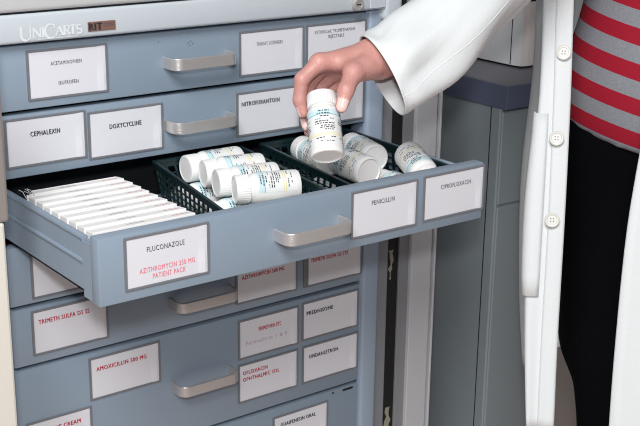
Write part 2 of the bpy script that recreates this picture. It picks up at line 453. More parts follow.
# the open drawer
ZT, ZB = -2*H-.0028, -3*H+.0022; RIM = -.1632; FLZ = -.2185
bm = NB(); y = -D
box(bm, .0, W+.0035, y, y+.017, ZB, ZT, 0, .0018, 2)
box(bm, .002, .0055, y+.015, .06, ZB+.006, RIM, 0)
box(bm, W-.0205, W-.017, y+.015, .06, ZB+.006, RIM, 0)
box(bm, .002, W-.017, y+.015, .06, ZB+.006, FLZ, 0)
box(bm, .0, .0055, y+.015, y+.034, ZB+.002, RIM-.002, 0)
tube(bm, [(.0035, y+.034, RIM), (.0035, .06, RIM)], .0036, 12); tube(bm, [(W-.0187, y+.016, RIM), (W-.0187, .06, RIM)], .0036, 12)
tube(bm, [(.002, y+.036, RIM-.0245), (.002, .06, RIM-.0245)], .0026, 10); tube(bm, [(W-.017, y+.016, RIM-.0245), (W-.017, .06, RIM-.0245)], .0026, 10)
odr = obj('drawer', bm, 'blue', cart, smooth=.6, label='drawer pulled open')
obj('handle', handle_bm(HX+.0015, (ZT+ZB)/2+.0012, -D), 'steel', odr, smooth=.5, label='brushed steel handle')
add_holder(odr, .0279, -.1590, -D, [('FLUCONAZOLE', .26, .70, .29, 2, .5), ('AZITHROMYCIN 250 MG', .17, .82, .67, 4, .5), ('PATIENT PACK', .32, .71, .81, 4, .5)])
add_holder(odr, .3130, -.1590, -D, [('PENICILLIN', .30, .64, .31, 2, .5)])
add_holder(odr, .4202, -.1578, -D, [('CIPROFLOXACIN', .28, .77, .31, 2, .5)])

# ------------------------------------------------------------------ contents: cartons
def carton(k):
    bm = NB(); L, T, Hh = .1190, .0170, .0600
    box(bm, 0, L, 0, T, 0, Hh, 0, .0005, 1)
    quad(bm, [(.001, -.0002, Hh*.80), (L-.001, -.0002, Hh*.80), (L-.001, -.0002, Hh*.83), (.001, -.0002, Hh*.83)], 0)
    rr = random.Random(3)
    def dashes(x0, x1, yc, mi, h):
        x = x0
        while x < x1:
            l = rr.uniform(.0015, .004); quad(bm, [(x, yc-h, Hh+.00015), (min(x+l, x1), yc-h, Hh+.00015), (min(x+l, x1), yc+h, Hh+.00015), (x, yc+h, Hh+.00015)], mi); x += l+.0006
    dashes(.042, .062, T*.45, 1, .0013); dashes(.095, .114, T*.45, 2, .0009)
    box(bm, L*.02, L*.98, T*.93, T*.97, Hh, Hh+.0005, 0)
    return bm
ord_ = ['ninth', 'eighth', 'seventh', 'sixth', 'fifth', 'fourth', 'third', 'second', 'first']
M['cprint'] = mat('grey_print', (172, 172, 178), .6); M['rprint'] = mat('red_print', (222, 138, 140), .6)
c0 = None
for k in range(9):
    yk = -.0500-.0199*k
    lab = ('white medicine carton nearest the drawer front in the left row' if k == 8 else
           'white medicine carton at the back end of the left row' if k == 0 else
           'white medicine carton, %s counted back from the drawer front' % ord_[k])
    mw = Matrix.Translation((.0120+random.uniform(-.0008, .0008)-(.001 if k == 8 else 0), yk+.006, FLZ)) @ Matrix.Rotation(-.10, 4, 'X') @ Matrix.Rotation(random.uniform(-.006, .006), 4, 'Z')
    if c0 is None:
        c0 = obj('medicine_carton', carton(0), ['carton', 'cprint', 'rprint']); c0.matrix_world = mw
        tag(c0, lab, 'box', 'medicine cartons in the open drawer')
    else:
        dup(c0, mw, lab)
# crinkled dark wrapper behind the cartons
bm = NB(); rows = []
for i in range(15):
    x = .0078+i*.0008; zz = -.1585+.003*(1 if i % 4 < 2 else -1)
    rows.append([(x, -.026-.008*(i % 3), zz), (x+.001, -.018, zz-.020), (x, -.014, zz-.052)])
for p, q in zip(rows, rows[1:]):
    for i in range(2): quad(bm, [p[i], p[i+1], q[i+1], q[i]], 0)
for i in range(0, 14):
    a, b = Vector(rows[i][0]), Vector(rows[i+1][0]); tube(bm, [a, b], .0004, 5, 1)
o = tag(obj('crinkled_wrapper', bm, ['dark', 'card']), 'dark crinkled wrapper with pale edge behind the white cartons', 'wrapper')
sm = o.modifiers.new('thick', 'SOLIDIFY'); sm.thickness = .0008

# ------------------------------------------------------------------ baskets
def basket(name, label, top, taper, nlen, nwid, tagspec=None):
    """top: four rim corners (back-left, front-left, front-right, back-right); lattice walls"""
    c = sum((Vector(p) for p in top), Vector())/4
    t = thing(name, label, 'basket', (c.x, c.y, FLZ+.001), 'dark plastic baskets in the open drawer')
    zb = FLZ+.0025
    T = [Vector(p) for p in top]; B = [Vector((p[0]+(c.x-p[0])*taper, p[1]+(c.y-p[1])*taper, zb)) for p in top]
    bm = NB()
    for i in range(4):
        j = (i+1) % 4; n = nlen if i in (0, 2) else nwid
        a, b, cc, d = B[i], B[j], T[j], T[i]
        nr = (b-a).cross(d-a).normalized()*.0016
        def P(u, v): return a*(1-u)*(1-v)+b*u*(1-v)+cc*u*v+d*(1-u)*v
        def slab(u0, v0, u1, v1, u2, v2, u3, v3):
            q = [P(u0, v0), P(u1, v1), P(u2, v2), P(u3, v3)]
            hexa(bm, [x-nr*.5 for x in q]+[x+nr*.5 for x in q])
        slab(0, 0, 1, 0, 1, .06, 0, .06); slab(0, .86, 1, .86, 1, 1, 0, 1)
        for q in range(1, 6):
            v = .06+.80*q/6; slab(0, v-.013, 1, v-.013, 1, v+.013, 0, v+.013)
        bw = .25/n; sh = .9/n
        for k in range(n+1):
            u = k/n*(1-bw); s = min(sh, 1-bw-u)
            slab(u, .06, u+bw, .06, u+bw+s, .86, u+s, .86)
    bmesh.ops.recalc_face_normals(bm, faces=bm.faces)
    obj('lattice_wall', bm, 'basket', t)
    bm = NB(); quadp = [Vector(p) for p in B]
    hexa(bm, [p-Vector((0, 0, .0012)) for p in quadp]+[p+Vector((0, 0, .0008)) for p in quadp]); bmesh.ops.recalc_face_normals(bm, faces=bm.faces); obj('base', bm, 'basket', t)
    bm = NB(); outs = [p+(p-Vector((c.x, c.y, p.z))).normalized()*.0035 for p in T]; ins = [p-(p-Vector((c.x, c.y, p.z))).normalized()*.0035 for p in T]
    for i in range(4):
        j = (i+1) % 4
        hexa(bm, [x-Vector((0, 0, .0025)) for x in (ins[i], outs[i], outs[j], ins[j])]+[x+Vector((0, 0, .0008)) for x in (ins[i], outs[i], outs[j], ins[j])])
    bmesh.ops.recalc_face_normals(bm, faces=bm.faces); obj('rim', bm, 'basket', t)
    return t, T, B
RZ = -.1555
b1, T1, B1 = basket('plastic_basket', 'dark green lattice basket beside the white cartons holding bottles laid sideways', [(.1900, -.0030, RZ), (.1590, -.2060, RZ-.004), (.2960, -.2080, RZ-.004), (.3150, -.0030, RZ)], .12, 15, 10)
b2, T2, B2 = basket('plastic_basket', 'dark green lattice basket under the raised bottle', [(.3450, -.0030, RZ), (.3290, -.2085, RZ-.003), (.4800, -.2085, RZ-.003), (.4840, -.0030, RZ)], .07, 15, 11)
# pale embossed tag on the first basket's right wall
bm = NB(); a, b, cc, d = B1[2], B1[3], T1[3], T1[2]
def P1(u, v): return a*(1-u)*(1-v)+b*u*(1-v)+cc*u*v+d*(1-u)*v+Vector((-.0018, 0, 0))
ring = [P1(.42, .70), P1(.57, .68), P1(.57, .92), P1(.42, .94)]
hexa(bm, [p+Vector((.0006, 0, 0)) for p in ring]+ring); bmesh.ops.recalc_face_normals(bm, faces=bm.faces)
obj('basket_tag', bm, 'frame', b1, label='grey tag on the basket wall')

# ------------------------------------------------------------------ pill bottles
def make_bottle(label):
    t = thing('pill_bottle', label, 'bottle', (0, 0, 0), 'white pill bottles')
    R0 = .0183
    bm = NB(); lathe(bm, [(.0145, .0014), (.0160, 0), (.0174, .0006), (R0, .0025), (R0, .050), (.0178, .053), (.0164, .0558), (.0146, .0575), (.0146, .0595)], 40)
    obj('bottle_body', bm, 'bottle', t, smooth=.7)
    bm = NB(); lathe(bm, [(.0160, .0590), (.0168, .0592), (.0168, .0738), (.0160, .0752), (.0140, .0756), (.0136, .0750)], 72, knurl=(1, 2))
    obj('bottle_cap', bm, 'bottle', t, smooth=.5)
    bm = NB(); rr = random.Random(11); RL = R0+.0002; a0, a1 = math.radians(-150), math.radians(165)
    def band(z0, z1, mi, r=RL, b0=a0, b1=a1, n=40):
        n = max(1, int(n*(b1-b0)/(a1-a0))+1)
        loft(bm, [[(r*math.cos(b0+(b1-b0)*i/n), r*math.sin(b0+(b1-b0)*i/n), z) for i in range(n+1)] for z in (z0, z1)], False, mi)
    band(.0055, .0182, 0); band(.0182, .0194, 2); band(.0194, .0206, 0); band(.0206, .0216, 2); band(.0216, .0430, 0); band(.0430, .0500, 1); band(.0500, .0508, 0)
    band(.0432, .0438, 4, RL+.00008)
    def textrow(z, h, b0, b1, mi):
        x = b0
        while x < b1:
            l = rr.uniform(.07, .2); band(z, z+h, mi, RL+.0001, x, min(x+l, b1)); x += l+rr.uniform(.03, .06)
    for s in (-1.75, -.15, 1.35):
        textrow(.0470, .0013, s-.35, s+.30, 3); textrow(.0440, .0013, s-.45, s+.35, 3); textrow(.0405, .0014, s-.25, s+.25, 3); textrow(.0375, .0012, s-.6, s-.2, 4); textrow(.0375, .0012, s+.3, s+.6, 4)
        textrow(.0345, .0014, s-.6, s+.2, 3); textrow(.0320, .0012, s-.6, s+.6, 3); textrow(.0290, .0012, s-.25, s+.6, 3); textrow(.0268, .0012, s-.3, s+.6, 3); textrow(.0244, .0011, s-.05, s+.5, 3)
        textrow(.0150, .0011, s-.6, s-.05, 3); textrow(.0155, .0011, s+.3, s+.6, 3); textrow(.0110, .0010, s-.35, s-.2, 3); textrow(.0108, .0010, s+.0, s+.5, 3)
    obj('bottle_label', bm, ['label', 'teal', 'yellow', 'ink', 'darkteal'], t, smooth=True, label='printed label with pale teal and yellow bands')
    return t
def axis_m(base, tip, spin=0):
    base = Vector(base); z = (Vector(tip)-base).normalized()
    x = Vector((0, 0, 1)).cross(z)
    x = x.normalized() if x.length > .05 else Vector((1, 0, 0))
    y_ = z.cross(x)
    m = Matrix((x, y_, z)).transposed().to_4x4(); m.translation = base
    return m @ Matrix.Rotation(spin, 4, 'Z')
LB = .0756
def lying(cap=None, base=None, d=(1, 0, 0), spin=0):
    """matrix of a bottle lying with its cap centre at `cap`, its base LB away along d (or base given, cap along d)"""
    d = Vector(d).normalized()
    if cap is not None: return axis_m(Vector(cap)+d*LB, Vector(cap), spin)
    return axis_m(Vector(base), Vector(base)+d*LB, spin)
held = make_bottle('white pill bottle held up in the fingers above the open drawer')
HB, HT = Vector((0.27551, -0.23287, -0.11183)), Vector((0.29798, -0.19031, -0.05420))
hx = (HT-HB).normalized()
held.matrix_world = axis_m(HB, HT, 1.6)
def dird(deg, dz=0): return (math.cos(math.radians(deg)), math.sin(math.radians(deg)), dz)
lies = [
 (lying(cap=(.2205, -.0235, -.1650), d=dird(-2), spin=.3), 'white pill bottle lying at the back of the left basket'),
 (lying(cap=(.2235, -.0585, -.1635), d=dird(-12), spin=1.9), 'white pill bottle lying second from the back in the left basket'),
 (lying(cap=(.2185, -.0950, -.1655), d=dird(-13), spin=-.6), 'white pill bottle wedged third from the back in the left basket'),
 (lying(cap=(.2195, -.1325, -.1640), d=dird(-20), spin=2.6), 'white pill bottle lying nearest the drawer front in the left basket'),
 (lying(cap=(.1970, -.0400, -.1972), d=dird(-4), spin=1), 'white pill bottle under the back two in the left basket'),
 (lying(cap=(.1890, -.1800, -.1972), d=dird(2), spin=1), 'white pill bottle at the bottom front of the left basket'),
 (lying(cap=(.1920, -.1130, -.1972), d=dird(-8), spin=1), 'white pill bottle at the bottom middle of the left basket'),
 (lying(cap=(.3960, -.0190, -.1650), d=dird(-98), spin=.2), 'pill bottle at the back left of the right basket behind the raised bottle'),
 (lying(base=(.3945, -.1600, -.1640), d=dird(86), spin=.5), 'pill bottle showing its white base at the front of the right basket'),
 (lying(base=(.4390, -.1170, -.1640), d=dird(76), spin=2.2), 'pill bottle showing its pale base just behind the front one in the right basket'),
 (lying(base=(.4480, -.1900, -.1940), d=dird(92), spin=.5), 'pill bottle with teal band low down between two others in the right basket'),
 (lying(base=(.4715, -.1400, -.1575), d=dird(-108, -.22), spin=.8), 'pill bottle leaning alone in the right corner of the open drawer'),
 (lying(base=(.3640, -.1700, -.1972), d=dird(88), spin=.5), 'pill bottle low down at the left wall of the right basket'),
]
for mw, lab in lies: dup(held, mw, lab)

# ================================================================== NEIGHBOURS OF THE CART
# cream panel edge at the far left, in front of the cart's face
post = thing('door_edge', 'cream door edge standing at the left end of the drawer cart', 'door', (-.068, -.12, FLOOR))
bm = NB(); box(bm, -.092, -.0515, -.128, -.112, FLOOR+.02, -.155, 0, .003); obj('lower_panel', bm, 'cream', post)
bm = NB(); box(bm, -.092, -.0462, -.128, -.112, -.155, .03, 0, .003); obj('upper_panel', bm, 'taupe', post, label='grey brown upper panel')
bm = NB(); box(bm, -.11, -.06, -.15, -.09, FLOOR, FLOOR+.02, 0); obj('foot', bm, 'rubber', post)
# aluminium upright between the carts
al = thing('aluminium_upright', 'brushed aluminium upright with black seal strip between the two carts', 'upright', (.605, .04, FLOOR))
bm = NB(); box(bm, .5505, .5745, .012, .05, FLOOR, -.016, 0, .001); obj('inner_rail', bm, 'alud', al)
bm = NB(); box(bm, .5745, .5945, .0135, .05, FLOOR, .40, 0); seal = obj('seal_strip', bm, 'rubber', al)
rr = random.Random(5)
for (za, zb, xa, xb) in ((-.395, -.350, .576, .587), (-.66, -.60, .577, .592)):
    bm = NB()
    n = 9; left = []; right = []
    for i in range(n):
        z = za+(zb-za)*i/(n-1); left.append((xa+rr.uniform(0, .005), z)); right.append((xb-rr.uniform(0, .006), z))
    for i in range(n-1):
        quad(bm, [(left[i][0], .0132, left[i][1]), (right[i][0], .0132, right[i][1]), (right[i+1][0], .0132, right[i+1][1]), (left[i+1][0], .0132, left[i+1][1])])
    obj('torn_tape', bm, 'tape', seal, label='pale scrap of torn tape')
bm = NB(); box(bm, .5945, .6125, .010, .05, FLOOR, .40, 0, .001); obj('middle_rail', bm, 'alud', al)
bm = NB(); box(bm, .6125, .6510, .004, .05, FLOOR, .40, 0, .001); obj('face_plate', bm, 'alu', al)
bm = NB(); box(bm, .6510, .6550, .010, .05, FLOOR, .40, 0); box(bm, .6550, .6585, .002, .05, FLOOR, .40, 1, .0008)
obj('edge_trim', bm, ['alud', 'alu'], al)

# grey cabinet with dark blue counter behind the person
X2, Y2 = .8, .0145; XW = .130
cab = thing('utility_cabinet', 'grey cabinet with a thick dark blue counter behind the person', 'cabinet', (1.15, .35, FLOOR))
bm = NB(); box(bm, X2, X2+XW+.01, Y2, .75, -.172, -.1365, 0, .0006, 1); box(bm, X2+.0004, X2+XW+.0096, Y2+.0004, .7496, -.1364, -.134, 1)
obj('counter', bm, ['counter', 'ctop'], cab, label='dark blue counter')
bm = NB()
pts = [(X2+.004, .70), (X2+.004, Y2+.018), (X2+.006, Y2+.016), (X2+XW, Y2+.016), (X2+XW, .70)]
loft(bm, [[(x, y, z) for x, y in pts[::-1]] for z in (FLOOR+.04, -.172)], True, 0, True, True)
bmesh.ops.recalc_face_normals(bm, faces=bm.faces)
for x, y in ((X2+.0042, .0500),):
    box(bm, x-.0008, x+.0008, y-.0008, y+.0008, FLOOR+.05, -.173, 1)
obj('body', bm, ['cab', 'dark'], cab)
bm = NB(); box(bm, X2+.0062, X2+XW-.004, Y2+.0125, Y2+.0165, -.326, -.178, 0, .0015, 1); obj('drawer_front', bm, 'cab', cab)
bm = NB(); box(bm, X2+.0062, X2+XW-.004, Y2+.0125, Y2+.0165, FLOOR+.05, -.330, 0, .0015, 1); obj('door', bm, 'cab', cab)
bm = NB(); box(bm, X2+.03, X2+XW-.01, Y2+.05, .68, FLOOR, FLOOR+.04); obj('plinth', bm, 'rubber', cab)
# pale equipment casing on the counter
cs = thing('equipment_case', 'pale grey equipment casing standing on the dark blue counter', 'machine', (1.15, .35, -.134))
bm = NB(); bx, by = .9068, .094
pts = [(bx, .62), (bx, by+.020), (bx+.004, by+.003), (bx+.016, by), (bx+.45, by), (bx+.45, .62)]
loft(bm, [[(x, y, z) for x, y in pts[::-1]] for z in (-.130, -.029)], True, 0, True, True); bmesh.ops.recalc_face_normals(bm, faces=bm.faces)
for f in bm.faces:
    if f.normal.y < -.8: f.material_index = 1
box(bm, bx-.0004, bx+.001, by+.022, by+.0236, -.129, -.03, 2)
box(bm, bx+.006, bx+.44, by+.006, .61, -.1338, -.130, 2)
obj('case_body', bm, ['case', 'casef', 'dark'], cs)
bm = NB(); box(bm, bx+.002, bx+.45, by+.002, .62, -.0250, .30, 0, .004); box(bm, bx+.006, bx+.44, by+.008, .61, -.029, -.025, 1)
obj('case_top', bm, ['case', 'dark'], cs)

# ================================================================== THE PERSON
PO = Vector((.912, -.232, FLOOR))           # point on the floor under the torso
fw = Vector((-.92, -.39, 0)).normalized(); rt = Vector((fw.y, -fw.x, 0))
def pl(r, f, z): return tuple(PO+rt*r+fw*f+Vector((0, 0, z)))
AX = [list(rt), list(fw), [0, 0, 1]]
SH = Vector((0.83986, -0.12446, 0.25603)); EL = Vector((0.59765, -0.17201, 0.08879)); WR = Vector((0.37639, -0.19203, -0.01860))
# --- right hand (fine grid)
def C_(*a): return np.array(a, float)
J = dict(
 wr=(0.37629, -0.19217, -0.01914), 
 imcp=(0.30793, -0.17291, -0.02104), ipip=(0.28678, -0.16913, -0.03858), idip=(0.28357, -0.16916, -0.06140), itip=(0.28539, -0.17352, -0.07562),
 mmcp=(0.32501, -0.16239, -0.02497), mpip=(0.30755, -0.15413, -0.04737), mdip=(0.29899, -0.15675, -0.07704), mtip=(0.29460, -0.16880, -0.09267),
 rmcp=(0.34290, -0.15977, -0.03409), rpip=(0.32538, -0.14745, -0.05629), rdip=(0.31113, -0.14799, -0.08489), rtip=(0.30162, -0.16321, -0.10170),
 pmcp=(0.35913, -0.15968, -0.04277), ppip=(0.34318, -0.14687, -0.06075), pdip=(0.32882, -0.14727, -0.08253), ptip=(0.31785, -0.15645, -0.09350),
 tcmc=(0.35521, -0.20228, -0.02513), tmcp=(0.32583, -0.21164, -0.02844), tip_=(0.30814, -0.22141, -0.04373), ttip=(0.29987, -0.22462, -0.06102),
 web=(0.33163, -0.18877, -0.02262), fore=(0, 0, 0))
J['fore'] = (0.43361, -0.18087, -0.01412)
def hand(P):
    j = J
    palm = rcone(P, j['wr'], j['imcp'], .0185, .0098)
    for b, r0, r1 in (('mmcp', .0185, .0096), ('rmcp', .0180, .0094), ('pmcp', .0170, .0095)):
        palm = smin(palm, rcone(P, j['wr'], j[b], r0, r1), .010)
    palm = smin(palm, rcone(P, j['imcp'], j['mmcp'], .0096, .0096), .006); palm = smin(palm, rcone(P, j['mmcp'], j['rmcp'], .0095, .0093), .006)
    palm = smin(palm, rcone(P, j['rmcp'], j['pmcp'], .0100, .0092), .006)
    palm = smin(palm, rcone(P, j['wr'], j['fore'], .0215, .0225), .014)
    th = rcone(P, j['tcmc'], j['tmcp'], .0165, .0108); th = smin(th, rcone(P, j['tmcp'], j['tip_'], .0104, .0088), .004)
    th = smin(th, rcone(P, j['tip_'], j['ttip'], .0092, .0068), .004)
    palm = smin(palm, rcone(P, j['web'], j['tmcp'], .0068, .0085), .010)
    palm = smin(palm, th, .008)
    out = None
    for c, r in (('i', (.0090, .0083, .0074, .0061)), ('m', (.0090, .0082, .0074, .0061)), ('r', (.0092, .0078, .0070, .0058)), ('p', (.0082, .0068, .0060, .0050))):
        f = rcone(P, j[c+'mcp'], j[c+'pip'], r[0], r[1]); f = smin(f, rcone(P, j[c+'pip'], j[c+'dip'], r[1]*1.02, r[2]), .003)
        f = smin(f, rcone(P, j[c+'dip'], j[c+'tip'], r[2], r[3]), .003)
        out = f if out is None else smin(out, f, .0012)
    return smin(palm, out, .005)
pts = np.array([j for k, j in J.items()]); lo = pts.min(0)-.03; hi = pts.max(0)+.035
hp, hq = sdf_mesh(hand, lo, hi, .0016, 2)
# --- rest of the body (coarse grid)
hd = pl(0, .035, 1.535)
def legs(P, g=0):
    d = None
    for s, sf in ((1, .0), (-1, -.02)):
        hip = pl(s*.085, 0, .86); md = pl(s*.079, sf*.5, .57); kn = pl(s*(.045 if s > 0 else .09), .02+sf, .455); an = pl(s*.09, -.02+sf, .09)
        a = smin(smin(rcone(P, hip, md, .088+g, .066+g), rcone(P, md, kn, .066+g, .052+g), .02), rcone(P, kn, an, .052+g, .042+g), .03)
        d = a if d is None else smin(d, a, .02)
    return d
def torso(P, g=0):
    d = ellips(P, pl(0, 0, .93), AX, (.172+g, .118+g, .15+g))
    d = smin(d, ellips(P, pl(0, .005, 1.12), AX, (.140+g, .104+g, .20+g)), .06)
    d = smin(d, ellips(P, pl(0, 0, 1.26), AX, (.158+g, .100+g, .13+g)), .05)
    return d
LS, LE, LWR = pl(-.185, 0, 1.315), pl(-.25, -.02, 1.04), pl(-.235, .09, .82)
def body(P):
    d = smin(torso(P), legs(P), .03)
    d = smin(d, rcone(P, pl(0, 0, 1.30), pl(0, .015, 1.43), .062, .052), .04)
    d = smin(d, rcone(P, pl(-.15, 0, 1.32), pl(.15, 0, 1.32), .05, .05), .04)
    d = smin(d, ellips(P, hd, AX, (.072, .092, .112)), .02)
    d = smin(d, ellips(P, pl(0, .075, 1.475), AX, (.042, .04, .045)), .02)
    d = smin(d, rcone(P, pl(0, .122, 1.545), pl(0, .142, 1.508), .010, .014), .012)
    for s in (-1, 1): d = smin(d, ellips(P, pl(s*.075, .02, 1.53), AX, (.012, .022, .032)), .006)
    d = smin(d, rcone(P, tuple(SH), tuple(EL), .052, .042), .04); d = smin(d, rcone(P, tuple(EL), tuple(WR+(EL-WR)*.25), .040, .024), .03)
    d = smin(d, rcone(P, LS, LE, .052, .042), .04); d = smin(d, rcone(P, LE, LWR, .042, .024), .03)
    h0 = pl(-.230, .115, .755); d = smin(d, rcone(P, LWR, h0, .024, .026), .02)
    for k, (o_, ln) in enumerate(((.033, .075), (.011, .085), (-.011, .08), (-.032, .062))):
        a = pl(-.230, .115+o_, .735); b = pl(-.222, .125+o_*1.15, .735-ln*.55); c = pl(-.208, .128+o_*1.15, .735-ln)
        d = np.minimum(d, smin(rcone(P, a, b, .0105, .009), rcone(P, b, c, .009, .0072), .004))
    d = np.minimum(d, smin(rcone(P, pl(-.222, .135, .775), pl(-.20, .165, .735), .013, .0105), rcone(P, pl(-.20, .165, .735), pl(-.192, .172, .705), .0105, .008), .004))
    for s, sf in ((1, .0), (-1, -.02)): d = smin(d, rcone(P, pl(s*.09, -.02+sf, .06), pl(s*.10, .13+sf, .035), .040, .030), .03)
    return d
bp, bq = sdf_mesh(body, (PO.x-.62, PO.y-.40, FLOOR-.01), (PO.x+.40, PO.y+.42, FLOOR+1.68), .0075, 2)
bm = NB(); to_bm(bm, hp, hq, 0); to_bm(bm, bp, bq, 0)
# nails: patches of the fingertip skin
def nail(tip, prev, out, rad):
    tip, prev, out = Vector(tip), Vector(prev), Vector(out).normalized()
    ax = (tip-prev).normalized(); out = (out-ax*out.dot(ax)).normalized(); sd = ax.cross(out)
    for f in bm.faces:
        c = f.calc_center_median()-tip
        a, o_, s_ = c.dot(ax), c.dot(out), c.dot(sd)
        if -.0085 < a < rad*.95 and o_ > rad*.40 and abs(s_) < rad*.86: f.material_index = 1
CAMD = Vector((-.574, -.762, .30))
nail(J['ttip'], J['tip_'], CAMD+Vector((0.80104, -0.59846, 0.01351))*.1, .0068); nail(J['mtip'], J['mdip'], Vector((0.80104, -0.59846, 0.01351))*-1+CAMD*.4, .0062); nail(J['itip'], J['idip'], Vector((0.80104, -0.59846, 0.01351))*-1+CAMD*-.1, .0062)
# face
for s in (-1, 1):
    e = bmesh.ops.create_uvsphere(bm, u_segments=14, v_segments=8, radius=.012, matrix=Matrix.Translation(pl(s*.031, .113, 1.545)))
    for v in e['verts']:
        for f in v.link_faces: f.material_index = 2
e = bmesh.ops.create_uvsphere(bm, u_segments=14, v_segments=8, radius=1, matrix=Matrix.Translation(pl(0, .112, 1.472)) @ Matrix.Rotation(math.atan2(rt.y, rt.x), 4, 'Z') @ Matrix.Diagonal((.024, .010, .007, 1)))
for v in e['verts']:
    for f in v.link_faces: f.material_index = 3
person = tag(obj('person', bm, ['skin', 'skinw', 'eye', 'lip'], None, smooth=True), 'person in an open white lab coat and striped top lifting a pill bottle', 'person')
# hair
def hairf(P):
    d = ellips(P, pl(0, .015, 1.56), AX, (.085, .100, .108)); d = smin(d, rcone(P, pl(0, -.06, 1.52), pl(0, -.08, 1.42), .07, .05), .04)
    cut = rcone(P, pl(0, .12, 1.45), pl(0, .13, 1.55), .085, .07)
    return np.maximum(d, -cut)
p_, q_ = sdf_mesh(hairf, pl(.12, .16, 1.33) if False else (PO.x-.2, PO.y-.2, FLOOR+1.3), (PO.x+.2, PO.y+.2, FLOOR+1.7), .007, 2)
bm = NB(); to_bm(bm, p_, q_); obj('hair', bm, 'hair', person, smooth=True)
# trousers
HEM = .872; TILT = .17
def trf(P):
    d = smin(legs(P, .014), torso(P, .008), .03)
    d = np.maximum(d, P[..., 2]-(FLOOR+.95)); d = np.maximum(d, (FLOOR+.07)-P[..., 2])
    return d
p_, q_ = sdf_mesh(trf, (PO.x-.32, PO.y-.32, FLOOR+.04), (PO.x+.32, PO.y+.32, FLOOR+1.0), .008, 2)
bm = NB(); to_bm(bm, p_, q_); obj('trousers', bm, 'pants', person, smooth=True, label='black trousers')
# striped top
def shf(P):
    d = torso(P, .016); d = np.maximum(d, ((FLOOR+HEM)-P[..., 2]+TILT*((P-np.array(PO))@np.array(rt)))/1.02)
    d = np.maximum(d, P[..., 2]-(FLOOR+1.36))
    return d
p_, q_ = sdf_mesh(shf, (PO.x-.25, PO.y-.25, FLOOR+.80), (PO.x+.25, PO.y+.25, FLOOR+1.42), .006, 2)
bm = NB(); to_bm(bm, p_, q_); obj('striped_top', bm, stripes(), person, smooth=True, label='red and grey striped top')
for s, sf in ((1, .0), (-1, -.02)):
    def shoe(P):
        d = smin(rcone(P, pl(s*.09, -.05+sf, .05), pl(s*.10, .12+sf, .038), .046, .040), rcone(P, pl(s*.10, .12+sf, .036), pl(s*.10, .15+sf, .03), .040, .030), .03)
        return np.maximum(d, FLOOR+.002-P[..., 2])
    p_, q_ = sdf_mesh(shoe, (PO.x-.35, PO.y-.35, FLOOR-.01), (PO.x+.35, PO.y+.35, FLOOR+.14), .007, 2)
    bm = NB(); to_bm(bm, p_, q_); obj('shoe', bm, 'shoe', person, smooth=True)

# ---- lab coat: body panel lofted from sections at fixed heights, sleeves along the arms
SEC = [
 [(0.8405, -0.1523, 0.2700), (0.8363, -0.1359, 0.2700), (0.8690, -0.0950, 0.2700), (0.9405, -0.0438, 0.2700), (1.0077, -0.0157, 0.2700), (1.0507, -0.0087, 0.2700), (1.1098, -0.0270, 0.2700), (1.1520, -0.0851, 0.2700), (1.1176, -0.1510, 0.2700), (1.0204, -0.2091, 0.2700), (0.9395, -0.2269, 0.2700), (0.9010, -0.2241, 0.2700)],
 [(0.7744, -0.1261, 0.2100), (0.7559, -0.1082, 0.2100), (0.7533, -0.0813, 0.2100), (0.8441, -0.0079, 0.2100), (0.9002, 0.0680, 0.2100), (0.9990, 0.0460, 0.2100), (1.0681, 0.0267, 0.2100), (1.1954, -0.0627, 0.2100), (1.2081, -0.1904, 0.2100), (1.0342, -0.2694, 0.2100), (0.8878, -0.2641, 0.2100), (0.8230, -0.2284, 0.2100)],
 [(0.7335, -0.1584, 0.0500), (0.7150, -0.1405, 0.0500), (0.7196, -0.1191, 0.0500), (0.8100, -0.0454, 0.0500), (0.8658, 0.0307, 0.0500), (0.9645, 0.0088, 0.0500), (1.0396, -0.0150, 0.0500), (1.1669, -0.1044, 0.0500), (1.1796, -0.2321, 0.0500), (1.0058, -0.3111, 0.0500), (0.8594, -0.3058, 0.0500), (0.7805, -0.2595, 0.0500)],
 [(0.7020, -0.1939, -0.1000), (0.6835, -0.1760, -0.1000), (0.6882, -0.1546, -0.1000), (0.7783, -0.0807, -0.1000), (0.8338, -0.0044, -0.1000), (0.9324, -0.0262, -0.1000), (1.0130, -0.0541, -0.1000), (1.1403, -0.1435, -0.1000), (1.1530, -0.2712, -0.1000), (0.9791, -0.3502, -0.1000), (0.8327, -0.3449, -0.1000), (0.7405, -0.2885, -0.1000)],
 [(0.6691, -0.2283, -0.2500), (0.6506, -0.2104, -0.2500), (0.6480, -0.1835, -0.2500), (0.7372, -0.1089, -0.2500), (0.7920, -0.0321, -0.2500), (0.8902, -0.0536, -0.2500), (0.9863, -0.0932, -0.2500), (1.1136, -0.1825, -0.2500), (1.1263, -0.3103, -0.2500), (0.9524, -0.3893, -0.2500), (0.8061, -0.3840, -0.2500), (0.6932, -0.3121, -0.2500)],
 [(0.6350, -0.2617, -0.4000), (0.6164, -0.2438, -0.4000), (0.6183, -0.2203, -0.4000), (0.7073, -0.1455, -0.4000), (0.7619, -0.0685, -0.4000), (0.8600, -0.0900, -0.4000), (0.9596, -0.1322, -0.4000), (1.0869, -0.2216, -0.4000), (1.0996, -0.3494, -0.4000), (0.9257, -0.4284, -0.4000), (0.7794, -0.4231, -0.4000), (0.6538, -0.3415, -0.4000)],
 [(0.6102, -0.2885, -0.5150), (0.5917, -0.2705, -0.5150), (0.6008, -0.2525, -0.5150), (0.6900, -0.1779, -0.5150), (0.7448, -0.1010, -0.5150), (0.8430, -0.1225, -0.5150), (0.9392, -0.1622, -0.5150), (1.0665, -0.2516, -0.5150), (1.0792, -0.3793, -0.5150), (0.9053, -0.4583, -0.5150), (0.7589, -0.4531, -0.5150), (0.6263, -0.3662, -0.5150)]]
